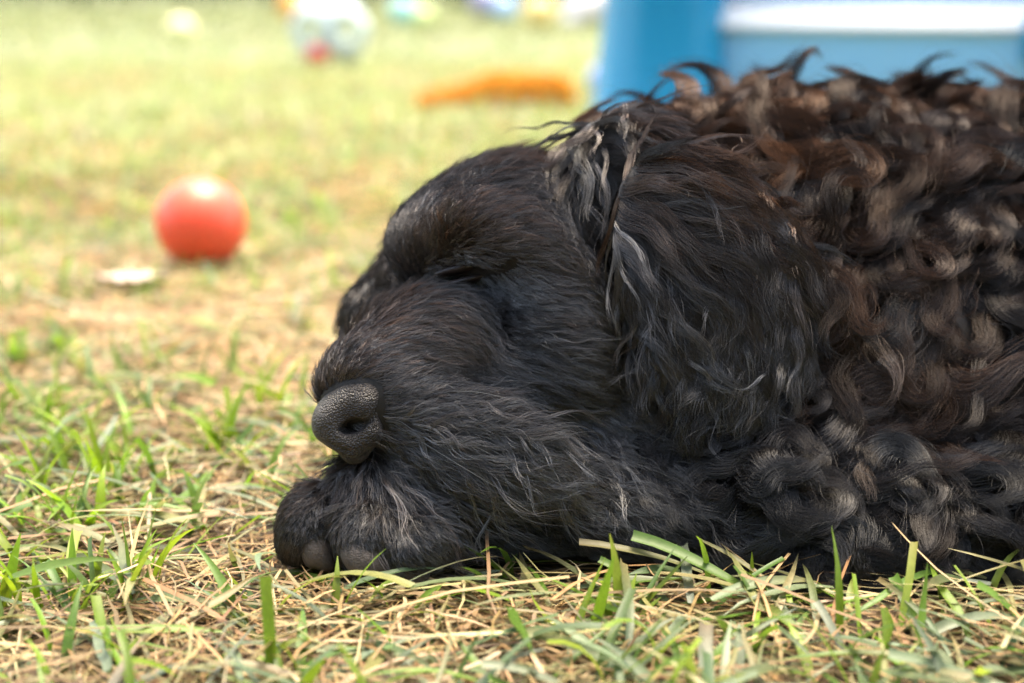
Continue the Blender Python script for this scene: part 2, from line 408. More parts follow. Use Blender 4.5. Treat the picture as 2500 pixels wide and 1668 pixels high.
print('grass', time.time() - T0)

# ================================================================== TOYS
def uv_ball(r, nu=48, nv=32, fn=None):
    th = np.linspace(0, math.pi, nv + 1); ph = np.linspace(0, 2 * math.pi, nu, endpoint=False)
    Tt, Pp = np.meshgrid(th, ph, indexing='ij')
    d = np.stack([np.sin(Tt) * np.cos(Pp), np.sin(Tt) * np.sin(Pp), np.cos(Tt)], -1)
    rr = r if fn is None else r * fn(d)[..., None]
    v = (d * rr).reshape(-1, 3); I = np.arange((nv + 1) * nu).reshape(nv + 1, nu)
    f = np.stack([I[:-1], I[1:], np.roll(I[1:], -1, 1), np.roll(I[:-1], -1, 1)], -1).reshape(-1, 4)
    return v, f
def ball(name, u, vb, diam_px, mat, label, seam=0.004, sink=0.0005, lift=0.0):
    """moulded ball standing on the lawn, its foot at pixel (u, vb)"""
    g = ground_at(u, vb); d = (g - CAM) @ FW; r = diam_px * d / F / 2
    v, f = uv_ball(r, 64, 48, lambda q: 1 + seam * np.exp(-(q[..., 2] * 0.5 + q[..., 0] * 0.87) ** 2 / 0.0008))
    o = mesh_np(name, v, f, mat); o.location = (g[0], g[1], r - sink + lift); return tag(o, label, 'ball'), r
ball('ball', 496, 652, 217, plastic('red_plastic', (1.0, 0.115, 0.055), 0.36, 0.4), 'glossy red plastic ball on the straw near the puppy')
ball('ball', 445, 108, 66, plastic('yellow_plastic', (0.92, 0.84, 0.42), 0.4), 'pale yellow ball far back on the lawn')
ball('ball', 716, 52, 70, plastic('orange_plastic', (0.85, 0.36, 0.06), 0.3), 'orange ball half hidden behind the white openwork ball')
ball('ball', 1478, 240, 90, plastic('lavender_plastic', (0.36, 0.42, 0.72), 0.35), 'small pale lavender ball against the blue toy box')
ball('ball', 985, 62, 66, plastic('teal_plastic', (0.30, 0.60, 0.58), 0.3), 'pale teal ball far back behind the white openwork ball')
ball('ball', 1035, 64, 50, plastic('lime_plastic', (0.68, 0.75, 0.30), 0.3), 'pale lime ball touching the teal ball far back')
ball('ball', 1185, 46, 80, plastic('purple_plastic', (0.34, 0.30, 0.45), 0.3), 'greyish purple ball far back on the lawn')
ball('ball', 1232, 50, 62, plastic('blue_plastic', (0.38, 0.55, 0.80), 0.3), 'light blue ball next to the greyish purple ball')
ball('ball', 1318, 72, 80, plastic('amber_plastic', (0.88, 0.62, 0.24), 0.3), 'yellow-orange ball in front of the white plush toy')

# openwork ball: rings around the corners of an icosahedron's faces
def openwork_ball():
    g = ground_at(808, 160); d = (g - CAM) @ FW; R = 178 * d / F / 2
    root = empty('openwork_ball', (g[0], g[1], -0.004))
    tag(root, 'large white openwork ball with round gaps far back on the lawn', 'ball')
    phi = (1 + 5 ** 0.5) / 2
    cor = norm(np.array([(0, a, b * phi) for a in (-1, 1) for b in (-1, 1)] + [(a, b * phi, 0) for a in (-1, 1) for b in (-1, 1)] + [(b * phi, 0, a) for a in (-1, 1) for b in (-1, 1)], float))
    mat = plastic('mint_white_plastic', (0.62, 0.70, 0.66), 0.4)
    c0 = np.array([0, 0, R])
    for i, c in enumerate(cor):
        a = norm(np.cross(c, [0.3, 0.5, 0.81])); b = np.cross(c, a)
        ph = np.linspace(0, 2 * math.pi, 40, endpoint=False); ps = np.linspace(0, 2 * math.pi, 10, endpoint=False)
        rho = 0.50 * R; h = math.sqrt(R * R - rho * rho) * 0.985
        ctr = c * h + rho * (np.cos(ph)[:, None] * a + np.sin(ph)[:, None] * b)
        out = norm(ctr); tan = norm(-np.sin(ph)[:, None] * a + np.cos(ph)[:, None] * b); bi = np.cross(out, tan)
        v = ctr[:, None] + 0.012 * (R / 0.1) * np.cos(ps)[None, :, None] * out[:, None] * 0.7 + 0.020 * (R / 0.1) * np.sin(ps)[None, :, None] * bi[:, None]
        I = np.arange(400).reshape(40, 10)
        f = np.stack([I, np.roll(I, -1, 0), np.roll(np.roll(I, -1, 0), -1, 1), np.roll(I, -1, 1)], -1).reshape(-1, 4)
        mesh_np('ring', v.reshape(-1, 3) + c0, f, mat, root)
    return g, R
og, oR = openwork_ball()
v, f = uv_ball(oR * 0.30, 32, 24)
o = mesh_np('ball', v, f, plastic('dark_red_plastic', (0.55, 0.05, 0.03), 0.3)); o.location = (og[0] - oR * 0.22, og[1] - oR * 1.02, oR * 0.27)
tag(o, 'small dark red ball lying in front of the white openwork ball', 'ball')

# white plush toy far back, body + two ears + snout
def plush():
    g = ground_at(1440, 62); d = (g - CAM) @ FW; s = d / F
    S = Shape(); b = at(1440, 20, d)
    S.ell(1415, 22, d, 42, 40, 40, k=20); S.ell(1478, 12, d, 44, 46, 40, k=20); S.ell(1510, 45, d - 0.05, 22, 20, 22, k=10); S.ell(1395, 52, d - 0.05, 22, 16, 20, k=10); S.ell(1462, -40, d, 18, 34, 14, k=14); S.ell(1500, -42, d, 18, 34, 14, k=14)
    v, f = surface_net(S, b - 120 * s, b + 120 * s, 5 * s)
    M = Mat('white_plush'); M.set(Base_Color=(0.78, 0.70, 0.68, 1), Roughness=0.95); M.b.inputs['Sheen Weight'].default_value = 0.4
    tc = M.node('ShaderNodeTexCoord'); nz = M.node('ShaderNodeTexNoise', i_Scale=120.0, i_Detail=4.0); M.link(tc.outputs['Object'], nz.inputs['Vector']); bump(M, nz.outputs[0], 0.7, 0.004)
    r = empty('plush_toy', (g[0], g[1], 0)); mesh_np('plush_body', v, f, M.m, r, base=(g[0], g[1], 0))
    tag(r, 'pinkish white plush toy far back beside the blue toy box', 'plush toy')
plush()

HAIR_MATS = {}
def hair_mat(name, sheen=0.10, rough=0.2, rootdark=0.35):
    M = Mat(name); M.n.remove(M.b)
    h = M.node('ShaderNodeBsdfHair'); h.component = 'Reflection'
    ga = M.node('ShaderNodeAttribute', attribute_name='gloss'); gm = M.node('ShaderNodeVectorMath', operation='SCALE'); gm.inputs['Scale'].default_value = sheen; M.link(ga.outputs['Color'], gm.inputs[0]); M.link(gm.outputs[0], h.inputs['Color'])
    h.inputs['Color'].default_value = (sheen, sheen, sheen * 1.04, 1); h.inputs['RoughnessU'].default_value = rough; h.inputs['RoughnessV'].default_value = 0.45; h.inputs['Offset'].default_value = math.radians(-4)
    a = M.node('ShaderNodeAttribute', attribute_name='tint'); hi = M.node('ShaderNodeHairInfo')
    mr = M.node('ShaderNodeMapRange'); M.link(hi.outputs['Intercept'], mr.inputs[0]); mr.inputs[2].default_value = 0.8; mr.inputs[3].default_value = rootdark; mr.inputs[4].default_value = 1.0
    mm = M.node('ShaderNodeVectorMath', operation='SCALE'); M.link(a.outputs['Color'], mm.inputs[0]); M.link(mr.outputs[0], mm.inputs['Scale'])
    d = M.node('ShaderNodeBsdfDiffuse'); M.link(mm.outputs[0], d.inputs['Color'])
    ad = M.node('ShaderNodeAddShader'); M.link(h.outputs[0], ad.inputs[0]); M.link(d.outputs[0], ad.inputs[1])
    M.link(ad.outputs[0], M.out.inputs[0]); return M.m
def curves_np(name, P, rad, colr, mat, parent, base, gloss=None):
    """P (N,K,3), rad (N,K), colr (N,3)"""
    N, K = P.shape[:2]
    cu = bpy.data.hair_curves.new(name); cu.add_curves([K] * N)
    cu.attributes['position'].data.foreach_set('vector', (P - np.asarray(base)).astype(np.float32).ravel())
    ra = cu.attributes.get('radius') or cu.attributes.new('radius', 'FLOAT', 'POINT'); ra.data.foreach_set('value', rad.astype(np.float32).ravel())
    ca = cu.attributes.new('tint', 'FLOAT_COLOR', 'CURVE'); c = np.ones((N, 4), np.float32); c[:, :colr.shape[1]] = colr; ca.data.foreach_set('color', c.ravel())
    cb = cu.attributes.new('gloss', 'FLOAT_COLOR', 'CURVE'); c2 = np.ones((N, 4), np.float32)
    if gloss is not None: c2[:, :3] = gloss
    cb.data.foreach_set('color', c2.ravel())
    cu.materials.append(mat)
    o = bpy.data.objects.new(name, cu); col.objects.link(o); o.parent = parent; return o

# orange shaggy carrot-shaped toy
def carrot():
    g = ground_at(1215, 268); d = (g - CAM) @ FW; s = d / F
    S = Shape(); S.cone((1345, 230, d), 42, (1220, 232, d), 40, k=30); S.cone((1220, 232, d), 40, (1045, 246, d - 0.02), 14, k=30)
    b = at(1200, 225, d); lo = np.array([b[0] - 240 * s, b[1] - 0.2, -0.02]); hi = np.array([b[0] + 240 * s, b[1] + 0.2, 0.2])
    v, f = surface_net(S, lo, hi, 6 * s)
    r = empty('plush_carrot', (g[0], g[1], 0)); bs = (g[0], g[1], 0)
    M = Mat('orange_plush'); M.set(Base_Color=(0.85, 0.36, 0.03, 1), Roughness=0.9)
    tc = M.node('ShaderNodeTexCoord'); nz = M.node('ShaderNodeTexNoise', i_Scale=200.0); M.link(tc.outputs['Object'], nz.inputs['Vector']); bump(M, nz.outputs[0], 0.5, 0.003)
    bo = mesh_np('plush_body', v, f, M.m, r, base=bs)
    tri = rng.integers(0, len(f), 9000); w = rng.dirichlet((1, 1, 1, 1), 9000).astype(np.float32); P0 = (v[f[tri]] * w[..., None]).sum(1)
    N0 = grad(S, P0); dr = norm(N0 + rng.normal(0, 0.55, N0.shape) + np.array([0, 0, -0.25]))
    t = np.linspace(0, 1, 5)[None, :, None]; Lh = rng.uniform(0.010, 0.024, 9000)[:, None, None]
    P = P0[:, None] + dr[:, None] * t * Lh + np.array([0, 0, -1.0]) * t ** 2 * Lh * 0.4
    rad = np.broadcast_to(0.0009 * (1 - 0.7 * np.linspace(0, 1, 5)), (9000, 5))
    curves_np('plush_pile', P, rad, pick([(0.95, 0.40, 0.03), (0.95, 0.46, 0.05), (0.85, 0.27, 0.02)], 9000), hair_mat('orange_pile', 0.04, 0.5, rootdark=0.8), bo, bs)
    tag(r, 'shaggy orange carrot-shaped plush toy lying behind the puppy', 'plush toy')
carrot()

# blue toy box: panel walls, rounded corner posts, shoulder rim with its sky reflection painted white
def toy_box():
    blue = plastic('deep_blue_plastic', (0.008, 0.26, 0.47), 0.25); pale = plastic('sky_reflection_blue', (0.26, 0.60, 0.86), 0.35); white = plastic('sky_reflection_white', (0.86, 0.88, 0.92), 0.3)  # lighter panel blue and shoulder white: sky reflection put into the colour
    g = ground_at(1615, 330); d = (g - CAM) @ FW; s = d / F
    root = empty('toy_box', (g[0], g[1], 0)); root.rotation_euler = (0, 0, math.radians(-22))
    tag(root, 'blue plastic toy box behind the puppy, sky reflection painted white on its shoulder rim', 'toy box')
    Wd, Dp, H = 0.72, 0.42, 0.46; pr = 0.086
    def bevel_box(name, x0, x1, y0, y1, z0, z1, mat, b=0.008, parent=root, taper=0.0):
        import bmesh
        bm = bmesh.new(); bmesh.ops.create_cube(bm, size=1)
        for w in bm.verts:
            w.co = Vector(((x0 + x1) / 2 + w.co.x * (x1 - x0), (y0 + y1) / 2 + w.co.y * (y1 - y0), (z0 + z1) / 2 + w.co.z * (z1 - z0)))
        bmesh.ops.bevel(bm, geom=bm.edges[:], offset=b, segments=3, affect='EDGES', profile=0.5)
        for p in bm.faces: p.smooth = True
        me = bpy.data.meshes.new(name); bm.to_mesh(me); bm.free(); me.materials.append(mat)
        o = bpy.data.objects.new(name, me); col.objects.link(o); o.parent = parent; return o
    def post(x, y):
        n = 40; ph = np.linspace(0, 2 * math.pi, n, endpoint=False)
        prof = [(0.0, pr * 1.32), (0.03, pr * 1.34), (0.05, pr * 1.24), (H * 0.5, pr * 1.02), (H * 0.9, pr * 0.90), (H, pr * 0.86), (H + 0.015, pr * 0.8), (H + 0.02, pr * 0.3)]
        v = np.array([[(x + r * math.cos(a), y + r * math.sin(a), z) for a in ph] for z, r in prof]); I = np.arange(len(prof) * n).reshape(len(prof), n)
        f = np.stack([I[:-1], np.roll(I[:-1], -1, 1), np.roll(I[1:], -1, 1), I[1:]], -1).reshape(-1, 4)
        return mesh_np('corner_post', v.reshape(-1, 3), f, blue, root)
    for x in (0, Wd):
        for y in (0, Dp): post(x, y)
    for y, n_ in ((-0.012, 'front'), (Dp - 0.012, 'rear')):
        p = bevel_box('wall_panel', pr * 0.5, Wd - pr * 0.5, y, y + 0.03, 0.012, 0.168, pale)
        # shoulder: sloping strip above the panel, sky reflection painted white
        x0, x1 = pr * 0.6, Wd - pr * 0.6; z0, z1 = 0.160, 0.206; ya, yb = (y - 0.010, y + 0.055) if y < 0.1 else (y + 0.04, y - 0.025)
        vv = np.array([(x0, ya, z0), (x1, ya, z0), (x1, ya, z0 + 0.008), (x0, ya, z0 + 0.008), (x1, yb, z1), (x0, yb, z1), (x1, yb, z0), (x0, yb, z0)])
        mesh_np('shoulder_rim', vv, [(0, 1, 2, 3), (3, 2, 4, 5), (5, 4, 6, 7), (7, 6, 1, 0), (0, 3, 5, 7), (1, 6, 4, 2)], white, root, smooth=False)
        yw = (y + 0.052, y + 0.075) if y < 0.1 else (y - 0.045, y - 0.022)
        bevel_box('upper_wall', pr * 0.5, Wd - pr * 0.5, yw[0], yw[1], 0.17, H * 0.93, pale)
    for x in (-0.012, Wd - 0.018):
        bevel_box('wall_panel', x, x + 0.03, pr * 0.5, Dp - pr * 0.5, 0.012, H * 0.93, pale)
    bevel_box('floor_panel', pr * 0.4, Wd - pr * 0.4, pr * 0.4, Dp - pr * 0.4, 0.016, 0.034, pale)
    bevel_box('latch', 0.515, 0.57, -0.035, -0.014, 0.12, 0.185, blue, 0.006)
toy_box()

# dry leaves lying on the lawn
def dry_leaf(u, v, L, W, head, label, colr, curl):
    g = ground_at(u, v); nu, nv = 14, 8
    a = np.linspace(0, 1, nu + 1); b = np.linspace(-1, 1, nv + 1); A, Bb = np.meshgrid(a, b, indexing='ij')
    w = W * 0.5 * np.sin(np.pi * np.clip(A, 0.02, 0.985)) ** 0.8 * (1 + 0.12 * np.sin(A * 21))
    x = (A - 0.5) * L; y = Bb * w; z = 0.010 + curl * (Bb ** 2) * W * 0.5 + curl * 0.35 * L * (A - 0.5) ** 2 + 0.0012 * np.sin(A * 30) * np.abs(Bb)
    top = np.stack([x, y, z], -1).reshape(-1, 3); bot = top - np.array([0, 0, 0.0005]); n = len(top)
    I = np.arange(n).reshape(nu + 1, nv + 1); f = np.stack([I[:-1, :-1], I[1:, :-1], I[1:, 1:], I[:-1, 1:]], -1).reshape(-1, 4)
    c, s = math.cos(head), math.sin(head); R = np.array([[c, s, 0], [-s, c, 0], [0, 0, 1]])
    M = Mat('dry_leaf'); M.set(Base_Color=(*colr, 1), Roughness=0.6)
    tc = M.node('ShaderNodeTexCoord'); nz = M.node('ShaderNodeTexNoise', i_Scale=90.0, i_Detail=4.0); M.link(tc.outputs['Object'], nz.inputs['Vector'])
    rr = ramp(M, nz.outputs[0], [(0.35, tuple(q * 0.75 for q in colr)), (0.65, tuple(min(1, q * 1.1) for q in colr))]); M.link(rr.outputs[0], M.b.inputs['Base Color'])
    r = empty('dry_leaf', (g[0], g[1], 0))
    mesh_np('leaf_blade', np.concatenate([top, bot]) @ R, np.concatenate([f, f[:, ::-1] + n]), M.m, r)
    th = np.linspace(0, 2 * math.pi, 6, endpoint=False); aa = np.linspace(-0.62, 0.48, 14)
    sv = np.array([[(q * L, 0.0007 * math.cos(t_), 0.0105 + curl * 0.35 * L * q * q + 0.0007 * math.sin(t_)) for t_ in th] for q in aa]); J = np.arange(84).reshape(14, 6)
    mesh_np('leaf_stem', sv.reshape(-1, 3) @ R, np.stack([J[:-1], np.roll(J[:-1], -1, 1), np.roll(J[1:], -1, 1), J[1:]], -1).reshape(-1, 4), M.m, r)
    tag(r, label, 'leaf')
dry_leaf(325, 725, 0.052, 0.030, 0.15, 'pale curled dry leaf on the straw below the red ball', (0.60, 0.47, 0.36), 0.35)
dry_leaf(185, 322, 0.050, 0.040, 0.5, 'small pinkish dry leaf far behind the red ball', (0.78, 0.48, 0.34), 0.2)

# hedge beyond the lawn: a dark band at the very top
def hedge(y0, x0, x1, h, n, size, label, sign=1):
    x = rng.uniform(x0, x1, n); z = rng.uniform(0, 1, n) ** 0.8 * (h + 0.25 * h * (vnoise(x * 0.8, x * 0 + 1, 9) - 0.5)); y = y0 + sign * (rng.uniform(0, 1.6, n) * (1 - 0.3 * z / h) + 0.5 * vnoise(x * 1.4, z * 2, 8))
    c = np.stack([x, y, z], -1); a = norm(rng.normal(0, 1, (n, 3))); b = norm(np.cross(a, rng.normal(0, 1, (n, 3)))); s_ = rng.uniform(0.5, 1.2, n)[:, None] * size
    v = np.stack([c - a * s_, c + b * s_ * 0.5, c + a * s_, c - b * s_ * 0.5], 1).reshape(-1, 3); bs = ((x0 + x1) / 2, y0 + sign * 0.6, 0)
    r = empty('hedge', bs); o = mesh_np('foliage', v, np.arange(n * 4).reshape(n, 4), grass_m, r, smooth=False, colors=np.repeat(pick([(0.03, 0.07, 0.02), (0.045, 0.09, 0.025)], n), 4, 0), base=bs); o['kind'] = 'stuff'
    nst = 24; th = np.linspace(0, 6.283, 7)[:-1]
    for i in range(nst):
        cx = x0 + (x1 - x0) * (i + 0.5) / nst; pr_ = [(0, 0.05), (h * 0.4, 0.04), (h * 0.85, 0.012)]
        vv = np.array([[(cx + r_ * math.cos(t_) + 0.1 * math.sin(i + z_), y0 + sign * 0.9 + r_ * math.sin(t_), z_) for t_ in th] for z_, r_ in pr_]).reshape(-1, 3); J = np.arange(18).reshape(3, 6)
        mesh_np('trunk', vv, np.stack([J[:-1], np.roll(J[:-1], -1, 1), np.roll(J[1:], -1, 1), J[1:]], -1).reshape(-1, 4), bark_m, r, base=bs)
    tag(r, label, 'hedge')
BK = Mat('bark'); BK.set(Roughness=0.9); tc = BK.node('ShaderNodeTexCoord'); nz = BK.node('ShaderNodeTexNoise', i_Scale=30.0, i_Detail=5.0); BK.link(tc.outputs['Object'], nz.inputs['Vector'])
rr = ramp(BK, nz.outputs[0], [(0.3, (0.05, 0.035, 0.025)), (0.7, (0.14, 0.11, 0.08))]); BK.link(rr.outputs[0], BK.b.inputs['Base Color']); bark_m = BK.m
hedge(27, -22, 22, 2.0, 26000, 0.1, 'dark green hedge along the far end of the lawn')
hedge(-2.6, -8, 8, 3.0, 26000, 0.11, 'unseen tall green hedge added behind the camera to block frontal sky light', -1)  # hedge added out of view to keep frontal sky light off the puppy
print('toys', time.time() - T0)

# ================================================================== PUPPY
base = ground_at(1700, 1400); BASE = np.array([base[0], base[1] + 0.08, 0.0])
dog = empty('puppy', BASE)
tag(dog, 'black curly-haired spaniel puppy asleep with its chin on its front paw', 'dog')
SK = Mat('dog_skin'); SK.set(Base_Color=(0.012, 0.010, 0.010, 1), Roughness=0.7)
tc = SK.node('ShaderNodeTexCoord'); nz = SK.node('ShaderNodeTexNoise', i_Scale=300.0, i_Detail=5.0); SK.link(tc.outputs['Object'], nz.inputs['Vector']); bump(SK, nz.outputs[0], 0.4, 0.001)
lo = np.minimum(at(600, 1480, 0.50), at(600, 200, 0.55)) ; 
bv, bf = surface_net(B, (-0.11, 0.44, -0.03), (0.46, 0.90, 0.21), 0.0026)
body = mesh_np('body', bv, bf, SK.m, dog, base=BASE)
ev, ef = surface_net(E, (-0.02, 0.46, 0.0), (0.20, 0.66, 0.18), 0.0022)
ear = mesh_np('ear', ev, ef, SK.m, dog, base=BASE)
fv, ff = surface_net(E2, (-0.14, 0.54, 0.0), (0.02, 0.74, 0.20), 0.0028)
far_ear = mesh_np('ear', fv, ff, SK.m, dog, base=BASE)
print('dog meshes', len(bf), time.time() - T0)

#FUR
# ---- nose leather
def d_at(S, u, v): return float((ray_hit(S, u, v) - CAM) @ FW)
NO = Shape(); nd = 0.5272
NO.ell(850, 976, nd, 90, 45, 76, roll=-43)
NO.ell(802, 1030, nd - 0.001, 35, 48, 55, roll=30, k=36)
NO.ell(845, 1020, nd + 0.001, 56, 52, 62, k=36)
NO.ell(843, 1074, nd - 0.0025, 50, 34, 48, roll=18, k=32)
NO.ell(890, 1066, nd - 0.002, 30, 38, 44, k=30)
NO.ell(906, 1046, nd - 0.0035, 30, 40, 44, k=24)
NO.ell(866, 1108, nd, 30, 26, 40, k=26)
NO.ell(897, 978, nd - 0.0060, 36, 52, 46, roll=12, k=22)
_dn = d_at(NO, 862, 1042)
NO.ell(860, 1042, _dn + 0.0005, 31, 17, 46, roll=-16, k=9, sub=True)
NO.cone((886, 1038, _dn), 7, (912, 1020, d_at(NO, 912, 1020)), 5, k=7, sub=True)
NO.cone((912, 1020, d_at(NO, 912, 1020)), 5, (931, 965, d_at(NO, 928, 965)), 4, k=6, sub=True)
NO.cone((800, 1082, d_at(NO, 800, 1080)), 4, (848, 1104, d_at(NO, 848, 1104)), 4, k=8, sub=True)
nc = at(855, 1030, nd)
nv_, nf_ = surface_net(NO, nc - 0.021, nc + 0.021, 0.00042)
NM = Mat('nose_leather'); NM.set(Base_Color=(0.045, 0.038, 0.037, 1), Roughness=0.4)
tc = NM.node('ShaderNodeTexCoord'); vo = NM.node('ShaderNodeTexVoronoi', i_Scale=1450.0); vo.feature = 'F1'; NM.link(tc.outputs['Object'], vo.inputs['Vector']); vo.inputs['Randomness'].default_value = 1.0
nz = NM.node('ShaderNodeTexNoise', i_Scale=180.0, i_Detail=3.0); NM.link(tc.outputs['Object'], nz.inputs['Vector'])
rr = ramp(NM, nz.outputs[0], [(0.35, (0.026, 0.021, 0.019)), (0.7, (0.062, 0.051, 0.047))]); NM.link(rr.outputs[0], NM.b.inputs['Base Color'])
mul = NM.node('ShaderNodeMath', operation='MULTIPLY'); NM.link(vo.outputs['Distance'], mul.inputs[0]); NM.link(nz.outputs[0], mul.inputs[1]); bb = bump(NM, mul.outputs[0], 1.0, 0.0016); bb.invert = True
rg = NM.node('ShaderNodeMapRange'); NM.link(nz.outputs[0], rg.inputs[0]); rg.inputs[3].default_value = 0.25; rg.inputs[4].default_value = 0.6; NM.link(rg.outputs[0], NM.b.inputs['Roughness'])
nose = mesh_np('nose', nv_, nf_, NM.m, dog, base=BASE)

# ---- toe pads
PM = Mat('pad_skin'); PM.set(Base_Color=(0.085, 0.068, 0.060, 1), Roughness=0.6)
tc = PM.node('ShaderNodeTexCoord'); vo = PM.node('ShaderNodeTexVoronoi', i_Scale=1700.0); PM.link(tc.outputs['Object'], vo.inputs['Vector'])
nz = PM.node('ShaderNodeTexNoise', i_Scale=220.0, i_Detail=4.0); PM.link(tc.outputs['Object'], nz.inputs['Vector'])
rr = ramp(PM, nz.outputs[0], [(0.3, (0.055, 0.043, 0.036)), (0.7, (0.12, 0.095, 0.078))]); PM.link(rr.outputs[0], PM.b.inputs['Base Color']); bb = bump(PM, vo.outputs['Distance'], 0.5, 0.0005); bb.invert = True
PADS = []
for (u, v, ru, rv, rd, ro) in ((768, 1338, 70, 32, 30, 52), (888, 1362, 64, 44, 34, 34), (1000, 1398, 50, 26, 26, 8)):
    S = Shape(); d0 = d_at(B, u, v); S.ell(u, v, d0 + 0.0029, ru, rv, rd, roll=ro); S.ell(u, v, d0 + 0.0035, ru * 0.7, rv * 0.9, rd, roll=ro + 50, k=20)
    c = at(u, v, d0); pv, pf = surface_net(S, c - 0.014, c + 0.014, 0.0007)
    mesh_np('toe_pad', pv, pf, PM.m, dog, base=BASE); PADS.append(S)

# ---- closed eyelids
d0 = d_at(B, 1135, 655)
LI = Shape(); LI.ell(1142, 650, d0 + 0.0038, 86, 15, 34, roll=-14); 
LL = Shape(); LL.ell(1140, 684, d0 + 0.0041, 76, 11, 32, roll=-15)
LM = Mat('lid_skin'); LM.set(Base_Color=(0.028, 0.019, 0.017, 1), Roughness=0.42)
tc = LM.node('ShaderNodeTexCoord'); nz = LM.node('ShaderNodeTexNoise', i_Scale=500.0, i_Detail=4.0); LM.link(tc.outputs['Object'], nz.inputs['Vector']); bump(LM, nz.outputs[0], 0.5, 0.0006)
for S in (LI, LL):
    c = at(1125, 662, d0); v_, f_ = surface_net(S, c - 0.018, c + 0.018, 0.0008); mesh_np('eyelid', v_, f_, LM.m, dog, base=BASE)

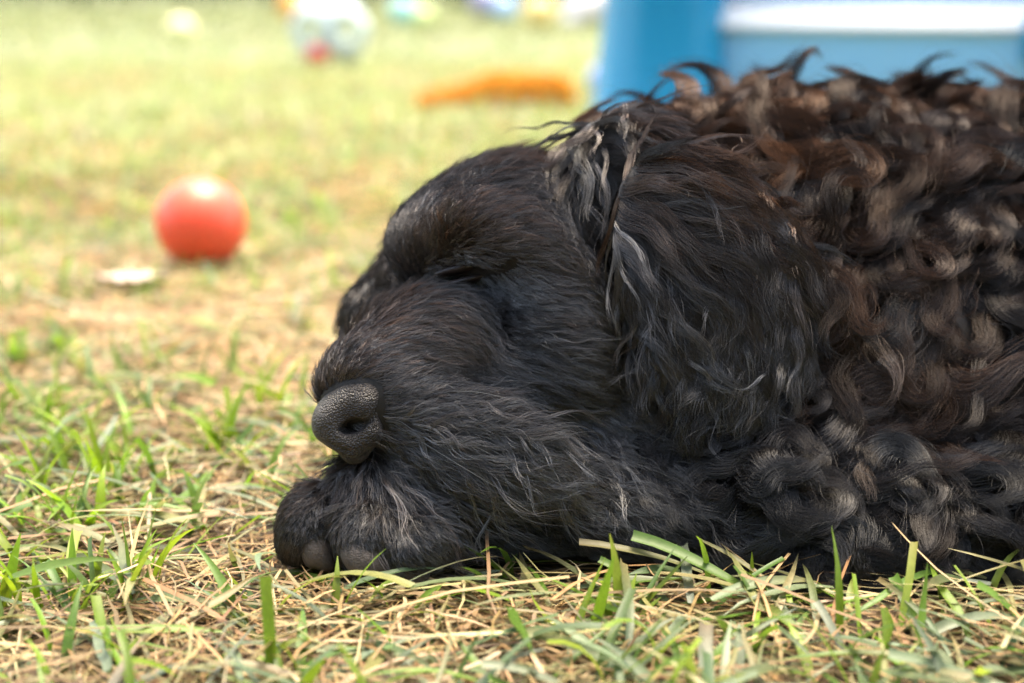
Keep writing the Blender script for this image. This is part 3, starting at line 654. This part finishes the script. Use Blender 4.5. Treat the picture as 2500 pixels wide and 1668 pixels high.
# ---- fur: control strokes (photo pixel of a place on the coat -> how the coat lies there)
#  u, v, du, dv, len, lift, curl, wave, rad, clump, jit, brown, frizz
S_FACE = [
 (800, 905, .45,-1, 46, 30, 0, .1, 13, .35, 8, .25, .10), (860, 850, .75,-.75, 62, 20, 0, .1, 15, .35, 8, .35, .10), (930, 890, 1,-.45, 70, 12, .1, .1, 15, .35, 8, .3, .10),
 (930, 790, .85,-.55, 85, 12, .2, .1, 16, .35, 8, .4, .10), (1000, 720, .9,-.45, 95, 12, .4, .1, 16, .35, 10, .35, .10), (1060, 800, 1,-.05, 110, 10, .4, .12, 17, .4, 8, .35, .10),
 (1100, 730, .95,.25, 90, 14, .7, .12, 16, .4, 10, .2, .10), (1160, 800, .75,.75, 110, 12, .3, .12, 17, .4, 10, .15, .10), (1000, 880, 1,-.15, 105, 10, .2, .15, 17, .45, 8, .25, .12),
 (985, 960, 1,-.12, 110, 10, .3, .2, 16, .6, 10, .15, .14), (1100, 920, 1,.12, 120, 9, .2, .15, 17, .5, 8, .2, .12), (1200, 950, .95,.35, 125, 9, .1, .15, 17, .5, 9, .1, .12),
 (980, 1030, 1,.08, 120, 14, .3, .3, 14, .75, 12, .1, .14), (1080, 1020, 1,.25, 140, 12, .2, .25, 15, .75, 12, .08, .14), (1200, 1060, .9,.45, 150, 12, .2, .25, 15, .78, 12, .08, .14), (1320, 1080, .85,.6, 140, 14, .1, .2, 15, .78, 12, .06, .14),
 (960, 1110, .6,.8, 100, 16, -.2, .3, 13, .75, 14, .1, .14), (1050, 1100, .8,.6, 150, 14, -.2, .25, 14, .8, 14, .12, .14), (1150, 1130, .75,.7, 190, 14, -.2, .25, 14, .8, 14, .08, .14), (1260, 1150, .75,.65, 180, 14, -.1, .25, 14, .8, 14, .06, .14),
 (870, 1165, -.05,1, 130, 16, .1, .2, 13, .5, 12, .3, .12), (930, 1180, .2,1, 170, 16, -.2, .2, 13, .6, 12, .25, .12), (1010, 1190, .45,.9, 190, 16, -.4, .2, 13, .7, 12, .2, .12), (1100, 1210, .55,.85, 190, 16, -.3, .2, 14, .7, 14, .12, .12),
 # eye and brow
 (1060, 690, .5,.6, 22, 18, 0, 0, 10, .2, 10, .1, .06), (1130, 655, .7,-.5, 18, 18, 0, 0, 10, .2, 10, .05, .06), (1220, 640, 1,-.1, 40, 16, 0, 0, 12, .25, 10, .1, .08), (1150, 695, .8,.5, 45, 14, .3, .1, 13, .3, 10, .05, .08),
 (1000, 655, .1,-1, 34, 16, 0, 0, 12, .25, 8, .25, .08), (960, 600, -.1,-1, 42, 14, .1, 0, 12, .25, 8, .12, .08), (1050, 600, .25,-1, 52, 18, .3, 0, 13, .3, 8, .4, .10), (1110, 565, .6,-.8, 75, 20, .4, .05, 14, .3, 10, .5, .12),
 (1180, 580, .85,-.5, 85, 18, .4, .05, 15, .35, 10, .4, .12), (1260, 590, 1,-.2, 90, 16, .4, .08, 15, .35, 10, .3, .12), (1340, 640, .95,.35, 95, 14, .2, .1, 16, .35, 10, .25, .12),
 (1250, 690, 1,.1, 75, 12, .2, .1, 15, .35, 10, .12, .10), (1340, 720, 1,.1, 90, 12, .3, .1, 16, .4, 8, .1, .10), (1420, 740, .8,.6, 95, 12, .2, .1, 16, .4, 10, .08, .10),
 # forehead
 (990, 500, .25,-1, 60, 14, .5, .05, 14, .3, 8, .12, .10), (1060, 440, .75,-.6, 85, 14, .4, .1, 16, .35, 10, .2, .12), (1140, 470, .95,-.3, 95, 16, .3, .1, 17, .4, 12, .22, .14), (1200, 400, 1,-.15, 110, 18, .2, .15, 18, .45, 14, .5, .16),
 (1260, 460, 1,.15, 120, 16, .3, .15, 18, .45, 14, .2, .16), (1330, 520, .9,.5, 120, 16, .3, .2, 18, .5, 14, .12, .16), (1330, 400, .95,.1, 140, 24, .3, .3, 18, .55, 20, .45, .2), (1380, 580, .75,.75, 120, 14, .2, .2, 18, .5, 14, .1, .16),
 # cheek
 (1250, 780, .95,.3, 100, 10, -.2, .1, 16, .4, 8, .08, .10), (1330, 820, 1,.02, 115, 9, .1, .1, 17, .4, 8, .1, .10), (1430, 830, .95,.35, 115, 9, .1, .1, 17, .45, 8, .04, .10), (1280, 880, .95,.3, 115, 10, 0, .12, 17, .45, 8, .06, .10),
 (1380, 920, .95,.35, 130, 10, .1, .12, 17, .5, 9, .05, .12), (1460, 960, .85,.6, 140, 12, .1, .12, 17, .6, 10, .03, .12), (1340, 990, .9,.5, 140, 12, .1, .15, 16, .65, 10, .04, .12), (1440, 1040, .8,.6, 130, 14, .1, .15, 16, .65, 12, .03, .12),
 # throat and foreleg
 (1480, 1120, .6,.8, 130, 14, -.4, .2, 24, .55, 16, .03, .14), (1580, 1120, .45,1, 150, 18, -.5, .3, 26, .6, 20, .05, .14), (1400, 1200, .6,.8, 110, 14, -.3, .2, 22, .5, 18, .03, .14), (1300, 1260, .7,.6, 90, 12, 0, .2, 20, .45, 16, .04, .12),
 (1560, 1220, .35,1, 150, 16, -.5, .3, 26, .6, 20, .03, .14), (1700, 1200, .9,.6, 170, 20, -.4, .4, 30, .65, 26, .06, .16), (1650, 1320, .95,.3, 150, 14, -.3, .3, 28, .6, 22, .02, .14), (1450, 1330, .95,.15, 110, 10, -.3, .25, 24, .55, 18, .02, .12), (1820, 1280, .9,.4, 180, 18, -.4, .5, 32, .65, 30, .04, .16),
 (1750, 1050, .7,.7, 170, 22, .8, .6, 30, .65, 45, .08, .18),
 # paw
 (740, 1210, -.5,.4, 34, 22, .1, .1, 11, .35, 14, .3, .12), (790, 1180, -.3,.5, 50, 20, .1, .1, 12, .35, 14, .35, .12), (720, 1290, -.3,.8, 26, 24, 0, .1, 10, .35, 12, .12, .10), (800, 1290, .2,.9, 28, 22, 0, .1, 10, .35, 12, .05, .10), (900, 1250, -.3,.7, 38, 16, 0, .1, 12, .3, 12, .12, .10),
 (930, 1310, .3,.9, 34, 16, 0, .1, 12, .3, 12, .02, .10), (1030, 1320, .6,.7, 46, 14, 0, .1, 14, .3, 12, .02, .10), (1120, 1300, .8,.5, 60, 12, 0, .1, 16, .35, 12, .04, .10), (1060, 1390, .7,.4, 30, 14, 0, .1, 12, .3, 12, .10, .10),
 # neck and back, curly
 (1560, 330, 1,.1, 170, 40, 2.2, .7, 30, .75, 60, .75, .22), (1700, 300, 1,.1, 190, 45, 2.6, .8, 34, .75, 80, .8, .22), (1850, 260, 1,0, 200, 45, 2.8, .8, 36, .75, 90, .8, .22), (2100, 260, 1,.1, 210, 45, 2.8, .8, 40, .75, 90, .75, .22), (2400, 270, 1,.1, 210, 42, 2.6, .8, 40, .75, 90, .65, .22),
 (1800, 400, 1,.3, 200, 36, 2.6, .8, 36, .75, 80, .7, .22), (2000, 450, 1,.4, 220, 34, 2.8, .8, 40, .78, 80, .45, .22), (2250, 450, .9,.5, 230, 34, 2.8, .8, 42, .78, 80, .4, .22), (2450, 500, .9,.5, 230, 32, 2.6, .7, 42, .78, 80, .3, .22),
 (2050, 620, .6,.8, 230, 32, 2.8, .8, 40, .8, 80, .35, .22), (2250, 700, .5,.9, 240, 32, 3.0, .8, 44, .8, 80, .3, .22), (2450, 750, .5,.9, 240, 30, 2.6, .8, 44, .8, 70, .12, .22), (2050, 820, .5,.9, 220, 30, 2.4, .8, 38, .8, 70, .35, .22),
 (2200, 950, .9,.5, 200, 26, 1.6, .6, 40, .75, 50, .45, .2), (2000, 1000, .6,.7, 190, 28, 1.8, .7, 34, .78, 60, .3, .2), (2350, 1000, .9,.5, 200, 24, 1.4, .6, 40, .72, 45, .14, .2), (1950, 1150, .7,.7, 190, 24, 1.4, .6, 36, .75, 50, .06, .18),
 (2150, 1150, .5,.9, 190, 20, 1.0, .5, 38, .7, 45, .1, .18), (2350, 1200, .4,.9, 200, 18, .9, .5, 40, .7, 45, .02, .18), (2000, 1350, .8,.5, 180, 16, .6, .4, 36, .65, 35, .02, .16), (2250, 1380, .8,.5, 180, 16, .7, .4, 36, .65, 40, .02, .16), (2450, 1380, .8,.5, 180, 16, .7, .4, 36, .65, 40, .01, .16),
]
S_EAR = [
 (1400, 320, .1,1, 170, 34, .4, .7, 20, .8, 26, .25, .16), (1430, 400, .05,1, 190, 26, .2, .6, 20, .8, 20, .1, .16), (1450, 500, .25,1, 150, 18, .2, .5, 20, .7, 20, .08, .16), (1500, 340, .9,.3, 170, 26, .8, .5, 24, .7, 30, .45, .18), (1560, 420, 1,.25, 170, 12, .3, .25, 26, .5, 14, .5, .16),
 (1680, 440, 1,.25, 170, 12, .4, .3, 26, .5, 16, .55, .16), (1780, 480, .95,.4, 160, 18, .9, .6, 22, .7, 26, .6, .18), (1600, 520, .85,.55, 180, 12, .3, .35, 26, .5, 14, .22, .16), (1540, 600, .6,.85, 170, 14, .3, .45, 24, .55, 18, .1, .16), (1700, 580, .75,.7, 190, 12, .4, .4, 26, .5, 16, .15, .16),
 (1850, 560, .75,.7, 180, 14, .6, .5, 26, .6, 20, .2, .18), (1930, 650, .3,1, 170, 18, .7, .6, 24, .7, 26, .1, .18), (1540, 760, .3,1, 170, 16, .3, .7, 22, .65, 24, .06, .18), (1660, 720, .4,1, 190, 14, .3, .7, 24, .6, 20, .08, .18), (1800, 720, .35,1, 180, 16, .4, .7, 24, .65, 24, .08, .18),
 (1900, 800, .2,1, 170, 22, .9, .9, 24, .75, 34, .05, .2), (1600, 880, .15,1, 170, 18, .4, .9, 22, .7, 28, .05, .18), (1720, 880, .15,1, 170, 20, .6, .9, 24, .7, 30, .05, .2), (1840, 920, .1,1, 160, 22, .9, .9, 24, .75, 34, .05, .2), (1680, 990, .1,1, 150, 18, .6, .8, 22, .75, 30, .03, .18),
]
S_FAR = [(900, 760, -.4, 1, 90, 20, .3, .3, 18, .5, 20, .1, .14), (960, 680, -.4, .9, 90, 18, .2, .3, 18, .5, 20, .15, .14), (850, 800, -.5, .8, 80, 22, .3, .3, 18, .5, 20, .1, .14)]

PX = 0.54 / F
def field(S, rows):
    R = np.array(rows, float); C = ray_hits(S, R[:, 0], R[:, 1])
    D = R[:, 2:3] * RT + -R[:, 3:4] * UP; D = norm(D)
    R = R[:, 4:].copy(); fine = R[:, 4] < 20
    R[fine, 4] *= 0.72; R[fine, 5] = np.minimum(0.9, R[fine, 5] + 0.22)
    big = R[:, 4] > 29; R[big, 4] *= 1.18; R[big, 0] *= 1.5; R[big, 1] *= 0.9; R[big, 2] *= 1.0; R[:, 5] = np.where(big, 0.72, R[:, 5]); R[:, 8] = np.where(big, 0.10, R[:, 8] * 0.8)
    return C, D, R
def eval_field(fld, P):
    C, D, R = fld
    d2 = ((P[:, None] - C[None]) ** 2).sum(-1) / (PX * PX)
    w = 1.0 / (d2 + 18 ** 2) ** 2; w /= w.sum(1, keepdims=True)
    return w @ D, w @ R

def sample_surface(v, f, S, fld, overlap, back=0.22, region=None):
    tri = np.concatenate([f[:, [0, 1, 2]], f[:, [0, 2, 3]]])
    a, b, c = v[tri[:, 0]], v[tri[:, 1]], v[tri[:, 2]]
    cr = np.cross(b - a, c - a); area = np.linalg.norm(cr, axis=1) * 0.5; ctr = (a + b + c) / 3
    nrm = norm(cr); view = norm(CAM - ctr); facing = (nrm * view).sum(1)
    _, R = eval_field(fld, ctr[::1]) if len(ctr) < 60000 else (None, np.concatenate([eval_field(fld, q)[1] for q in np.array_split(ctr, 12)]))
    rel = ctr - CAM; dd = rel @ FW; uu = 1250 + F * (rel @ RT) / dd; vv = 834 - F * (rel @ UP) / dd
    inside = ((uu > -60) & (uu < 2680) & (vv > 60) & (ctr[:, 2] > -0.004)).astype(float)
    wt = area / (math.pi * (R[:, 4] * PX) ** 2) * overlap * np.interp(R[:, 4], [12, 25, 36], [1.0, 0.85, 0.62]) * np.where(facing > -0.25, 1.0, back) * np.where(inside > 0, 1, 0.3) * (ctr[:, 2] > -0.008)
    M = int(wt.sum()); k = rng.choice(len(wt), M, p=wt / wt.sum())
    r1, r2 = rng.random(M), rng.random(M); fl = r1 + r2 > 1; r1[fl], r2[fl] = 1 - r1[fl], 1 - r2[fl]
    P = a[k] + (b - a)[k] * r1[:, None] + (c - a)[k] * r2[:, None]
    return snap(S, P.astype(np.float32), 1)

def along(G_, s):
    """sample guides (M,K,3) already gathered per strand at parameters s (N,K) in 0..1"""
    K = G_.shape[1]; x = np.clip(s, 0, 0.9999) * (K - 1); i = x.astype(int); f = (x - i)[..., None]
    ar = np.arange(len(G_))[:, None]
    return G_[ar, i] * (1 - f) + G_[ar, np.minimum(i + 1, K - 1)] * f

BLACK = np.array([0.0026, 0.0022, 0.0022]); BROWN = np.array([0.062, 0.028, 0.014])
def make_fur(P, S, fld, dens, K=12, hair_r=0.000068, exclude=(), maxlift=0.30, glossy=1.0, avoid=None):
    Nn = grad(S, P); D, R = eval_field(fld, P)
    L, lift, curl, wave, rad, clump, jit, brown, frizz = R.T
    M = len(P)
    var = sstep(20, 34, rad); rad = rad * (1 + var * rng.uniform(-0.45, 0.4, M)); L = L * (1 + var * rng.uniform(-0.35, 0.35, M))
    if avoid is not None: L = L * (0.30 + 0.70 * sstep(0.002, 0.026, avoid(P)))
    L = L * PX * rng.uniform(0.75, 1.2, M); lift = np.radians(lift) * rng.uniform(0.5, 1.4, M); rad_m = rad * PX
    D = norm(D - (D * Nn).sum(-1, keepdims=True) * Nn); Bt = np.cross(Nn, D)
    ja = np.radians(jit) * rng.normal(0, 0.6, M)
    D, Bt = D * np.cos(ja)[:, None] + Bt * np.sin(ja)[:, None], Bt * np.cos(ja)[:, None] - D * np.sin(ja)[:, None]
    t = np.linspace(0, 1, K); sg = np.where(rng.random(M) < 0.5, -1.0, 1.0)
    strong = sstep(0.9, 1.6, np.abs(curl))            # curly coat turns both ways, sleek coat follows its stroke
    cs = curl * (strong * sg * rng.uniform(0.4, 1.5, M) - (1 - strong) * rng.uniform(0.5, 1.5, M))
    ph = rng.uniform(0, 6.28, M); fq = rng.uniform(0.9, 1.7, M)
    hd = cs[:, None] * t ** 1.3 + wave[:, None] * np.sin(6.28 * fq[:, None] * t + ph[:, None])
    hd = hd - hd[:, :1] * 0.9
    el = lift[:, None] * (1 - 1.1 * t) + (wave * 0.5)[:, None] * np.sin(6.28 * fq[:, None] * t + ph[:, None] + 1.6)
    st = np.cos(el)[..., None] * (np.cos(hd)[..., None] * D[:, None] + np.sin(hd)[..., None] * Bt[:, None]) + np.sin(el)[..., None] * Nn[:, None]
    Gd = P[:, None] + np.concatenate([np.zeros((M, 1, 3)), np.cumsum(st[:, :-1], 1)], 1) * (L / (K - 1))[:, None, None]
    clr = (rng.uniform(0.1, 1.0, M) ** 1.3 * rad * (0.85 + 0.35 * var) * PX)[:, None] * sstep(0, 0.4, t)
    mxh = (maxlift * L * (0.5 + rng.random(M)))[:, None] * np.ones(K)
    for _ in range(2):
        q = Gd.reshape(-1, 3).astype(np.float32); s = body_all(q).reshape(M, K); g = grad(body_all, q).reshape(M, K, 3)
        Gd = Gd + g * (np.maximum(0, clr - s) - 0.6 * np.maximum(0, s - np.maximum(mxh, clr)) )[..., None]
        gz = 0.002; Gd[..., 2] = np.maximum(Gd[..., 2], gz)
    n = np.maximum(4, (dens * math.pi * rad ** 2).astype(int)); ix = np.repeat(np.arange(M), n); N = len(ix)
    rr = np.sqrt(rng.random(N)) * 1.25; an = rng.uniform(0, 6.28, N)
    off = (rr * np.cos(an))[:, None] * D[ix] * rad_m[ix][:, None] + (rr * np.sin(an))[:, None] * Bt[ix] * rad_m[ix][:, None]
    root = snap(S, (P[ix] + off).astype(np.float32), 1)
    bad = np.zeros(N, bool)
    for X, m in exclude: bad |= X(root) < m
    bad |= root[:, 2] < -0.006
    keep = ~bad; ix, root = ix[keep], root[keep]; N = len(ix)
    o = root - P[ix]
    stray = rng.random(N) < 0.07
    ls = rng.uniform(0.55, 1.06, N) * np.where(stray, 1.12, 1)
    puff = var * 0.011 * sstep(0.42, 0.8, 0.5 * vnoise(P[:, 0] * 42, P[:, 2] * 42 + P[:, 1] * 30, 21) + 0.5 * vnoise(P[:, 0] * 42 + 9, P[:, 1] * 42 - P[:, 2] * 20, 22)) * (0.5 + rng.random(M))
    S_ = along(Gd[ix], t[None] * np.minimum(ls, 1)[:, None])
    cl = np.where(stray, 0.1, clump[ix])[:, None] * sstep(0.0, 0.9, t * np.minimum(ls, 1)[:, None])
    h_ = along(hd[..., None][ix], t[None] * np.minimum(ls, 1)[:, None])[..., 0]
    oa = (o * D[ix]).sum(-1)[:, None]; ob = (o * Bt[ix]).sum(-1)[:, None]; on = (o * Nn[ix]).sum(-1)[:, None]; ch, sh = np.cos(h_), np.sin(h_)
    ot = (oa * ch - ob * sh)[..., None] * D[ix][:, None] + (oa * sh + ob * ch)[..., None] * Bt[ix][:, None] + on[..., None] * Nn[ix][:, None]
    pos = S_ + ot * (1 - cl)[..., None]
    fa = (frizz[ix] * L[ix] * np.where(stray, 1.6, 0.45))[:, None] * t ** 1.1
    p1, p2, p3 = rng.uniform(0, 6.28, (3, N)); f1 = rng.uniform(0.5, 1.6, N)
    pos = pos + (fa * np.sin(6.28 * f1[:, None] * t + p1[:, None]))[..., None] * Bt[ix][:, None] * 0.8 + (fa * 0.5 * np.sin(6.28 * f1[:, None] * t * 1.2 + p2[:, None]))[..., None] * Nn[ix][:, None]
    pos[:, 0] = root - Nn[ix] * 0.0003
    pos = pos + (Nn * puff[:, None])[ix][:, None] * sstep(0, 0.2, t)[None, :, None]
    prof = np.interp(t, [0, 0.15, 0.6, 1], [0.8, 1, 0.85, 0.2])
    rads = hair_r * prof[None] * rng.uniform(0.7, 1.3, N)[:, None] * np.where(stray, 0.8, 1)[:, None]
    bl = np.clip(brown + rng.normal(0, 0.16, M) * np.clip(brown * 3, 0.15, 1), 0, 1)[ix] * rng.uniform(0.6, 1.3, N)
    c = BLACK * (1 - bl[:, None]) + BROWN * bl[:, None]
    c = c * np.exp(rng.normal(0, 0.22, (N, 1))) * np.exp(rng.normal(0, 0.4, M))[ix][:, None]
    gl = (np.exp(np.clip(rng.normal(0, 0.28, M), -1, 0.35))[ix] * np.exp(rng.normal(0, 0.15, N)) * glossy * (1 - 0.40 * sstep(24, 30, rad[ix])) * (1 + 0.6 * (1 - sstep(15, 24, rad[ix])) * sstep(-0.01, 0.05, P[ix][:, 2])))[:, None] * (np.array([1.0, 0.99, 1.0]) * (1 - bl[:, None]) + np.array([1.0, 0.62, 0.42]) * bl[:, None])
    return pos, rads, np.clip(c, 0.001, 0.6), gl

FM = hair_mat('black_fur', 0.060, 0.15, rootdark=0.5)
EXC = [(NO, 0.0009), (SLIT, 0.0022)] + [(p, 0.0001) for p in PADS]
fB = field(B, [r[:11] + (r[11] * (0.8 if r[0] > 1500 else 0.6),) + r[12:] for r in S_FACE]); fE = field(E, [r[:4] + (r[4] * 1.3,) + (r[5] * 0.8, r[6], r[7] * 0.62, r[8] * 1.05, r[9] * 0.72, r[10] * 0.6, r[11] * 0.6, r[12] * 0.5) for r in S_EAR]); fF = field(E2, S_FAR)
def grow_fur(name, parent, v, f, S, fld, overlap, dens, region=None, **kw):
    P = sample_surface(v, f, S, fld, overlap)
    P_, r_, c_, g_ = make_fur(P, S, fld, dens, exclude=EXC, **kw)
    print(name, 'locks', len(P), 'strands', len(P_), round(time.time() - T0, 1))
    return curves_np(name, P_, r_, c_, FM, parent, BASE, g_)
grow_fur('fur', body, bv, bf, B, fB, 3.2, 0.034, avoid=E, maxlift=0.40)
grow_fur('ear_fur', ear, ev, ef, E, fE, 3.0, 0.034, glossy=1.15)
grow_fur('ear_fur', far_ear, fv, ff, E2, fF, 2.5, 0.03)

# ---- wispy locks on the lip, chin and cheek edge
wu, wv_ = rng.uniform(930, 1480, 560), rng.uniform(930, 1250, 560)
kp = (wv_ < 1010 + 0.42 * (wu - 900)) & (wv_ > 1010 - 0.10 * (wu - 900) * np.where(wu < 1200, 1, 0)) | ((wu < 1150) & (wv_ > 1150))
wp = snap(B, ray_hits(B, wu[kp], wv_[kp]).astype(np.float32), 1)
fW = (fB[0], fB[1], fB[2].copy()); fW[2][:, 0] *= np.where(np.array([r[1] for r in S_FACE]) > 1040, 1.75, 1.4); fW[2][:, 1] += 12; fW[2][:, 4] = 6.5; fW[2][:, 5] = 0.9; fW[2][:, 6] = 11; fW[2][:, 3] += 0.15
P_, r_, c_, g_ = make_fur(wp, B, fW, 0.075, exclude=EXC, maxlift=0.28, glossy=1.25)
curves_np('lip_fur', P_, r_ * 1.3, c_ * 2.0, FM, body, BASE, g_)
# ---- coarser guard hairs and flyaways over the face, ear and body
def guard(name, parent, v, f, S, fld, count, select, length, rad, clump, jit, gloss, thick, bright, curl=0.0, lift=4, dens=0.07):
    P = sample_surface(v, f, S, fld, 1.6); q = P - CAM; d_ = q @ FW; u_ = 1250 + F * (q @ RT) / d_; v_ = 834 - F * (q @ UP) / d_
    P = P[select(u_, v_)]; P = P[rng.permutation(len(P))[:count]]
    fg = (fld[0], fld[1], fld[2].copy()); R_ = fg[2]; R_[:, 0] *= length; R_[:, 1] += lift; R_[:, 2] += curl; R_[:, 4] = rad; R_[:, 5] = clump; R_[:, 6] += jit; R_[:, 8] *= 1.2
    P_, r_, c_, g_ = make_fur(P, S, fg, dens, exclude=EXC, maxlift=0.25, glossy=gloss / 1.5, avoid=E if S is B else None)
    curves_np(name, P_, r_ * thick, c_ * bright, FM, parent, BASE, g_); print(name, len(P_))
guard('guard_hair', body, bv, bf, B, fB, 2600, lambda u, v: (u < 1500) & (v < 1250) & (v > 300), 1.3, 5.0, 0.9, 1, 1.7, 1.2, 1.5)
guard('guard_hair', ear, ev, ef, E, fE, 420, lambda u, v: u > 0, 1.1, 8.0, 0.85, 14, 1.7, 1.15, 1.4)
guard('flyaway_hair', body, bv, bf, B, fB, 1500, lambda u, v: (u > 1450) & (u < 2560), 0.8, 3.0, 0.5, 20, 1.3, 0.9, 1.1, curl=0.6, lift=12, dens=0.14)
# ---- whiskers: a few long stiff hairs on the lip and brow
W = []
for (u, v, du, dv, L) in [(1010, 1000, 1, .1, 300), (1000, 1060, 1, .35, 280), (985, 1030, 1, .2, 260), (1040, 1040, 1, .3, 300), (960, 1120, .7, .8, 220), (1000, 1140, .8, .7, 240), (1080, 1090, .9, .5, 260), (1120, 1060, .95, .4, 260), (1060, 960, 1, .05, 260), (1130, 1000, 1, .2, 250), (1050, 1150, .7, .7, 230),
                          (1080, 560, -.05, -1, 90), (1060, 590, -.1, -1, 80), (1090, 690, .6, -.5, 110), (1180, 720, .9, .1, 160), (1430, 700, .9, .4, 90)]:
    p = ray_hit(B, u, v); n_ = grad(B, p[None].astype(np.float32))[0]; dr = norm(du * RT - dv * UP); dr = norm(dr - (dr @ n_) * n_ * 0.9 + n_ * 0.45)
    t = np.linspace(0, 1, 12)[:, None]; q = p + dr * t * L * PX * rng.uniform(0.8, 1.1) - n_ * t ** 2 * L * PX * 0.32 + np.array([0, 0, -1.0]) * t ** 2 * L * PX * 0.12
    W.append(q)
W = np.array(W); curves_np('whisker_hair', W, 0.00014 * np.interp(np.linspace(0, 1, 12), [0, .6, 1], [1, .7, .15])[None].repeat(len(W), 0), np.full((len(W), 3), 0.10), FM, body, BASE)
print('done', time.time() - T0)
